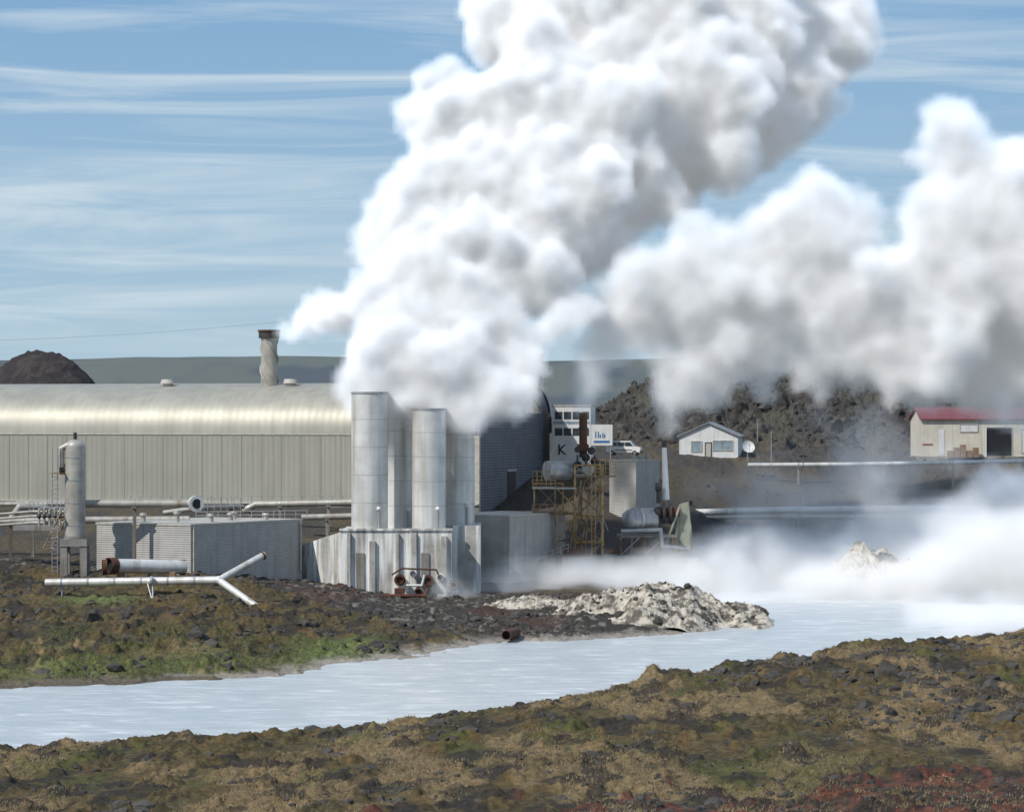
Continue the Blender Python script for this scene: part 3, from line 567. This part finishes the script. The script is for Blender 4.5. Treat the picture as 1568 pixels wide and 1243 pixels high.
g=G('pipe_offcut'); g.tube('shell','rust',P(775,972,284),P(790,968,288),.5,n=18,hollow=True); g.done()
# ------------------------------------------------------------------ rusty well platform
def truss(g,x0,x1,y0,y1,z0,z1,lv,m='rusty',r=.11,diag='yellow'):
    for xx in (x0,x1):
        for yy in (y0,y1): g.box('column',m,(xx-r,yy-r,z0),(xx+r,yy+r,z1))
    for k in range(lv+1):
        zz=z0+(z1-z0)*k/lv
        for yy in (y0,y1): g.tube('beam',m,(x0,yy,zz),(x1,yy,zz),r*.8,n=6)
        for xx in (x0,x1): g.tube('beam',m,(xx,y0,zz),(xx,y1,zz),r*.8,n=6)
        if k<lv:
            z2=z0+(z1-z0)*(k+1)/lv
            g.tube('brace',diag,(x0,y0-.05,zz),(x1,y0-.05,z2),r*.8,n=6); g.tube('brace',diag,(x1,y0-.1,zz),(x0,y0-.1,z2),r*.8,n=6); g.tube('brace',m,(x1,y0,zz),(x1,y1,z2),r*.7,n=6)
g=G('wellhead_platform'); D=362; zc=lambda v:P(0,v,D).z; xc=lambda u_:X(u_,D); zg=P(0,850,D).z-1.5
truss(g,xc(880),xc(922),D-2,D+1.5,zg,zc(712),4,'yellow',.13,'rusty')
truss(g,xc(818),xc(862),D-1,D+2,zc(785),zc(740),1,'yellow',.10,'rusty')
truss(g,xc(850),xc(890),D-1.5,D+1.5,zg,zc(745),3,'rusty',.10,'yellow')
g.box('upper_deck','trim',(xc(815),D-2.2,zc(748)),(xc(882),D+2.2,zc(748)+.2)); g.box('lower_deck','rusty',(xc(815),D-1.8,zc(785)),(xc(870),D+2,zc(785)+.15)); g.box('right_deck','rusty',(xc(880),D-2.3,zc(730)),(xc(942),D+1.5,zc(730)+.15))
for (ua,ub,v_) in ((815,850,748),(902,942,730),(815,870,785)):
    for k in range(6): xx=xc(ua+(ub-ua)*k/5); g.tube('rail_post','yellow',(xx,D-2.2,zc(v_)),(xx,D-2.2,zc(v_)+2.2 if v_!=785 else zc(v_)+1.2),.045,n=6)
    for h_ in (.6,1.1,1.6,2.2)[:2 if v_==785 else 4]: g.tube('rail','yellow',(xc(ua),D-2.2,zc(v_)+h_),(xc(ub),D-2.2,zc(v_)+h_),.04,n=6)
zk=zc(720); g.tube('tank','steel',(xc(838),D-1.2,zk),(xc(872),D+.3,zk),1.15,n=24); g.tube('tank_end_band','steel',(xc(838)-.1,D-1.25,zk),(xc(838)+.2,D-1.1,zk),1.2,n=24)
g.tube('pipe_link','steel',(xc(870),D,zk),(xc(892),D,zk),.5,n=14)
for uu in (884,897,910): g.ball('valve_body','black',(xc(uu),D-.6,zc(700+(uu%3)*6)),.55,12); g.tube('valve_flange','black',(xc(uu)-.1,D-.6,zc(705)),(xc(uu)+.1,D-.6,zc(705)),.75,n=16)
g.tube('handwheel','black',(xc(905),D-1.2,zc(690)),(xc(905),D-1.1,zc(690)),.5,n=14); g.tube('handwheel','black',(xc(884),D-1.2,zc(688)),(xc(884),D-1.1,zc(688)),.4,n=14)
g.tube('exhaust_pipe','rust',(xc(893),D,zc(700)),(xc(893),D,zc(632)),.5,n=18); g.tube('exhaust_collar','rust',(xc(893),D,zc(690)),(xc(893),D,zc(680)),.72,n=18); g.tube('exhaust_collar','black',(xc(893),D,zc(657)),(xc(893),D,zc(654)),.6,n=18)
for k in range(5): g.tube('long_brace','rusty',(xc(868+k*9),D-2.4,zg+1),(xc(895+k*6-12*(k%2)),D-2.3,zc(735)),.09,n=6)
g.tube('ladder','yellow',(xc(905),D-2.6,zg),(xc(905),D-2.6,zc(710)),.05,n=6); g.tube('ladder','yellow',(xc(911),D-2.6,zg),(xc(911),D-2.6,zc(710)),.05,n=6)
for k in range(22): zz=zg+.5*k; g.tube('ladder','yellow',(xc(905),D-2.6,zz),(xc(911),D-2.6,zz),.03,n=5)
g.path('stair_rail','steel',[(xc(925),D-1,zc(812)),(xc(906),D-1,zc(770))],.06,6); g.path('stair_rail','steel',[(xc(931),D-1,zc(812)),(xc(912),D-1,zc(770))],.06,6)
g.box('footing','conc2',(xc(860),D-3,zg-2),(xc(945),D+3,zc(850))); g.box('pump_skid','rust',(xc(862),D-3.2,zc(850)),(xc(895),D-2,zc(840)))
for uu in (868,880,930): g.tube('pump','rust',(xc(uu),D-2.7,zc(842)),(xc(uu)+.9,D-2.7,zc(842)),.35,n=12)
g.done()
g=G('wellhead_silencer'); D=366; zc=lambda v:P(0,v,D).z; xc=lambda u_:X(u_,D)
g.tube('tank','steel',(xc(968),D-1,zc(795)),(xc(1002),D,zc(795)),1.45,n=28); g.tube('tank_band','steelw',(xc(975),D-.9,zc(795)),(xc(977),D-.8,zc(795)),1.5,n=28); g.ball('tank_dome','steel',(xc(968),D-1,zc(795)),1.43,20)
g.ball('valve_body','black',(xc(1008),D-.6,zc(785)),.8,14); g.tube('valve_flange','black',(xc(1014),D-.6,zc(785)),(xc(1018),D-.6,zc(785)),1.25,n=20); g.tube('valve_flange','black',(xc(1024),D-.6,zc(785)),(xc(1028),D-.6,zc(785)),1.25,n=20); g.tube('valve_neck','rust',(xc(1005),D-.6,zc(785)),(xc(1040),D-.6,zc(783)),.6,n=16)
g.tube('handwheel','black',(xc(1008),D-1,zc(770)),(xc(1008),D-1,zc(745)),.3,n=12); g.tube('handwheel','black',(xc(1003),D-1,zc(745)),(xc(1012),D-1,zc(745)),.55,n=12)
g.tube('exhaust_pipe','white',(xc(1020),D,zc(765)),(xc(1017),D,zc(683)),.45,.30,n=18); g.tube('exhaust_tip','black',(xc(1017),D,zc(685)),(xc(1017),D,zc(674)),.34,n=16)
g.add('fin_plate','green',[(xc(1040),D-.5,zc(772)),(xc(1054),D-.5,zc(768)),(xc(1062),D-.5,zc(840)),(xc(1030),D-.5,zc(846)),(xc(1040),D+.5,zc(772)),(xc(1054),D+.5,zc(768)),(xc(1062),D+.5,zc(840)),(xc(1030),D+.5,zc(846))],[(0,1,2,3),(4,5,6,7),(0,1,5,4),(1,2,6,5),(0,3,7,4)])
g.box('frame_deck','conc2',(xc(945),D-2,zc(822)),(xc(1035),D+2,zc(818))); g.box('base','conc2',(xc(940),D-2.0,zc(900)),(xc(1066),D+3,zc(852))); g.box('base_step','conc2',(xc(890),D-2.2,zc(900)),(xc(939),D+3,zc(860))); g.box('base_end','conc2',(xc(1067),D-1,zc(900)),(xc(1098),D+3,zc(864)))
for k,uu in enumerate((950,978,1004,1030,1052)): g.box('pier','conc2',(xc(uu),D-2.5,zc(900)),(xc(uu+7),D-2.01,zc(856+3*(k%2))))
for uu in (962,1016,1044): g.tube('drain_pipe','rust',(xc(uu),D-2.9,zc(872)),(xc(uu),D-2.02,zc(872)),.4,n=14,hollow=True)
for uu in (948,965,985,1005,1028): g.box('leg','rusty',(xc(uu),D-2,zc(852)),(xc(uu)+.25,D-1.7,zc(822)))
for uu in (948,985): g.tube('brace','steel',(xc(uu),D-2.1,zc(850)),(xc(uu+30),D-2.1,zc(822)),.08,n=6)
g.path('bypass','steel',[(xc(950),D-2.3,zc(812)),(xc(1010),D-2.3,zc(810)),(xc(1012),D-2.3,zc(835)),(xc(1050),D-2.3,zc(838))],.28,12)
g.tube('brace_leg','green',(xc(1040),D-1.2,zc(775)),(xc(1018),D-1.2,zc(835)),.15,n=8)
g.done()
g=G('concrete_footings')
for (u0,v0,u1,v1,D) in ((925,868,1000,852,358),(1150,880,1190,863,384),(810,872,850,855,358)): a=P(u0,v0,D);b_=P(u1,v1,D+1.5); g.box('slab','conc2',(a.x,a.y,a.z-1.5),(b_.x,b_.y,b_.z))
g.done()
rail(800,872,870,845,356,358,1.0,6)
g=G('power_line'); a=P(-200,524,600);b_=P(560,478,620); pts=[a.lerp(b_,t)+Vector((0,0,-1.6*4*t*(1-t))) for t in [k/16 for k in range(17)]]; g.path('cable','pipe',pts,.03,5); g.done()
print('objects',time.time()-T0)

# ------------------------------------------------------------------ steam volumes
def steam_mat(name,dens,gain,noise=None,g_=0.0,amb_glow=.06,glow_col=(.95,.98,1.0)):
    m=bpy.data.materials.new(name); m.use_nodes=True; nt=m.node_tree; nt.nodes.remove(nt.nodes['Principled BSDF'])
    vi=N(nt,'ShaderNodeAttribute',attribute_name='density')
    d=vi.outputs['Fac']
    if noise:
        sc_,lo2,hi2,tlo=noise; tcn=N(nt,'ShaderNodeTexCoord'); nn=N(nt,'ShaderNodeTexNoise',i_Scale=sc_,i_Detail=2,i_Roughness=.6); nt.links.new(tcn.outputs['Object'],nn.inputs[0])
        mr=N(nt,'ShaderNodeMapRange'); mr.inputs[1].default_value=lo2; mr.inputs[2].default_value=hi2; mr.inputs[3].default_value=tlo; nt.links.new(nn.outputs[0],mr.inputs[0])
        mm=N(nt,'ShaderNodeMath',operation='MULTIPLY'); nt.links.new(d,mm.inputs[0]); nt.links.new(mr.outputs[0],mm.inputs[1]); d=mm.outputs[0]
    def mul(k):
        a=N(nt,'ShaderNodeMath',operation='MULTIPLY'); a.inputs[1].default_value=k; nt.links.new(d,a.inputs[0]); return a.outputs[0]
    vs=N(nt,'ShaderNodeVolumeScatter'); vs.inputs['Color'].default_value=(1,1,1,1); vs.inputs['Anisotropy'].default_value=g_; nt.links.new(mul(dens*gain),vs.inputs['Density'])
    va=N(nt,'ShaderNodeVolumeAbsorption'); va.inputs['Color'].default_value=(gain,gain,gain,1); nt.links.new(mul(dens),va.inputs['Density'])  # negative absorption lifts brightness in place of multiple scattering
    em=N(nt,'ShaderNodeEmission'); em.inputs['Color'].default_value=glow_col+(1,); nt.links.new(mul(dens*amb_glow),em.inputs['Strength'])  # steam glows: emission stands in for light bounced inside the cloud
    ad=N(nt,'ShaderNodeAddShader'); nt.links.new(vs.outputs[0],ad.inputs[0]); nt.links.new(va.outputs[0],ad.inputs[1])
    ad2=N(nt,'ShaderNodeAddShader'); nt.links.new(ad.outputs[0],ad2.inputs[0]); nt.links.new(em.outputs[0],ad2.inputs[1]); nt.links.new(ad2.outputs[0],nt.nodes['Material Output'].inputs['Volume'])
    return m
def tovol(ob,vm,vox,band):
    ng=bpy.data.node_groups.new('mesh_to_steam','GeometryNodeTree'); ng.interface.new_socket('G',in_out='INPUT',socket_type='NodeSocketGeometry'); ng.interface.new_socket('G',in_out='OUTPUT',socket_type='NodeSocketGeometry')
    gi=ng.nodes.new('NodeGroupInput'); go=ng.nodes.new('NodeGroupOutput'); mv=ng.nodes.new('GeometryNodeMeshToVolume'); mv.resolution_mode='VOXEL_SIZE'
    mv.inputs['Voxel Size'].default_value=vox; mv.inputs['Interior Band Width'].default_value=band; mv.inputs['Density'].default_value=1
    sm=ng.nodes.new('GeometryNodeSetMaterial'); sm.inputs['Material'].default_value=vm
    ng.links.new(gi.outputs[0],mv.inputs['Mesh']); ng.links.new(mv.outputs[0],sm.inputs[0]); ng.links.new(sm.outputs[0],go.inputs[0])
    md=ob.modifiers.new('v','NODES'); md.node_group=ng; ob.data.materials.append(vm)
BV,BF=ico(3)
def plume(name,circles,D,vox,seed,ysq=1.0,n1=26,n2=5,disp=1.0,lean=0.0,v0=600,xs=1.0,grow=0.0):
    r=random.Random(seed); V=[];Fc=[];cnt=[0]
    def rv(): return Vector((r.gauss(0,1),r.gauss(0,1),r.gauss(0,1))).normalized()
    def add(c,rad): Fc.append(BF+cnt[0]); V.append(BV*rad*np.array([xs,ysq if rad>2 else 1,1])+np.array(c)); cnt[0]+=len(BV)
    for cc in circles:
        u,v,rp=cc[:3]; Dc=cc[3] if len(cc)>3 else D+lean*max(0,v0-v)
        c=P(u,v,Dc); rad=rp/F*Dc; rad+=grow*min(1,rad/3)+rad*.03*(grow>0); c.y+=r.uniform(-.3,.3)*rad*ysq
        add(c,rad*.9)
        for i in range(n1):
            d=rv(); rr=rad*(.13+.32*r.random()**1.5); add(c+Vector((d.x*xs,d.y*ysq,d.z))*rad*r.uniform(.75,.95),rr)
            if rr>1.0:
                for j in range(n2):
                    d2=(rv()+d*.6).normalized(); add(c+Vector((d.x*xs,d.y*ysq,d.z))*rad*.87+d2*rr*.9,rr*r.uniform(.2,.5))
    ob=npmesh(name,np.vstack(V),np.vstack(Fc),[],True)
    md=ob.modifiers.new('r','REMESH'); md.mode='VOXEL'; md.voxel_size=vox
    for sz,st in ((7,3.0),(2.5,2.0),(1.1,1.1)):
        t=bpy.data.textures.new(name,'CLOUDS'); t.noise_scale=sz
        d=ob.modifiers.new('d','DISPLACE'); d.texture=t; d.strength=st*disp; d.texture_coords='LOCAL'
    dg=bpy.context.evaluated_depsgraph_get(); me2=bpy.data.meshes.new_from_object(ob.evaluated_get(dg)); ob.modifiers.clear(); ob.data=me2
    return ob
C1=[(590,560,58),(660,570,60),(730,578,48),(640,500,68),(785,600,26),(562,590,33),(575,585,38),(745,610,26),(600,608,30),(630,612,32),(675,615,32),(718,618,30),(760,595,30),(680,440,85),(640,370,70),(720,480,75),(600,440,38),(560,460,26),
(650,370,80),(760,400,85),(830,430,55),(850,330,105),(760,310,90),(740,230,100),(820,270,95),(700,210,75),(690,170,50),(850,200,140),(960,280,80),(1000,180,140),(900,80,140),(930,150,130),(830,20,80),(1100,80,140),(1000,60,130),(1150,100,115),(1220,0,125),(1240,70,70),(1050,-60,150),(850,-80,85),(1180,150,60),
(440,502,12,385),(458,497,16,381),(474,493,19,377),(492,488,22,372),(510,484,24,368),(528,478,26,364),(548,466,28,360),(568,455,30,354),(800,560,24),(812,540,22,390),(830,520,20),(850,505,22),(868,494,24),(890,480,24)]
C2=[(893,616,11),(897,600,15),(901,580,20),(905,562,25),(915,530,34),(940,490,46),(1000,440,60),(1060,430,75),(1016,666,9),(1020,652,13),(1025,632,19),(1034,610,27),(1050,590,34),(1090,550,56),(1150,520,75),(1100,440,75),(1030,480,65),(1110,400,44),(1200,440,85),(1250,360,75),(1300,460,100),(1200,350,48),(1270,320,44),(1400,480,105),(1500,450,115),(1450,560,55),(1480,350,95),(1550,300,85),(1470,240,52),(1455,195,40),(1560,550,75),(1600,400,140),(1350,540,55),(1250,550,45),(1510,590,40),(1420,590,30)]
p1=plume('steam_plume',C1,345,.6,1,lean=.09,grow=1.3); tovol(p1,steam_mat('dense_steam',.75,3.0,amb_glow=.068),.6,2.0)
p2=plume('steam_plume',C2,362,.65,2,grow=1.0); tovol(p2,steam_mat('dense_steam_b',.5,3.0,amb_glow=.066),.65,2.6)
C3=[(1100,945,38,345),(1180,935,46,350),(1270,928,52,352),(1360,930,60,350),(1450,915,76,352),(1540,900,92,352),(1620,880,115,350),(1000,893,44,354),(1080,890,52,358),(940,890,38,353),(880,888,34,353),(820,890,32,352),(760,900,26,348),(700,903,22,336),(1160,885,52,372),(1250,880,54,376),(1400,865,70,384),(1500,840,85,386),(1040,925,34,345),(1320,905,54,362),(1560,790,70,388),(1470,800,50,392),(1130,860,40,372),(1050,865,30,370),(1300,850,50,388),(1210,840,36,388),(1540,960,50,300),(1450,955,36,310)]
p3=plume('ground_mist',C3,350,1.0,3,1.5,12,2,1.3,xs=1.7,grow=1.0); tovol(p3,steam_mat('mist',.42,2.6,(.13,.34,.60,.16),amb_glow=.085),1.0,4.5)
C4=[(1075,745,28),(1110,738,34),(1150,735,38),(1200,745,52),(1150,820,55),(1270,800,75),(1350,740,75),(1300,700,60),(1380,820,75),(1470,850,65),(1550,800,65),(1100,850,45),(1210,850,55),(1340,660,45),(1420,720,60),(1560,870,70),(1250,650,30),(1560,720,40)]
p4=plume('drifting_mist',C4,392,1.0,4,1.0,12,2,1.3,xs=1.3); tovol(p4,steam_mat('thin_mist',.12,1.9,(.11,.36,.62,.15),amb_glow=.12,glow_col=(.76,.88,1.0)),1.0,4.0)  # lower gain and bluish glow put the plume's shadow into this veil
print('all',time.time()-T0)
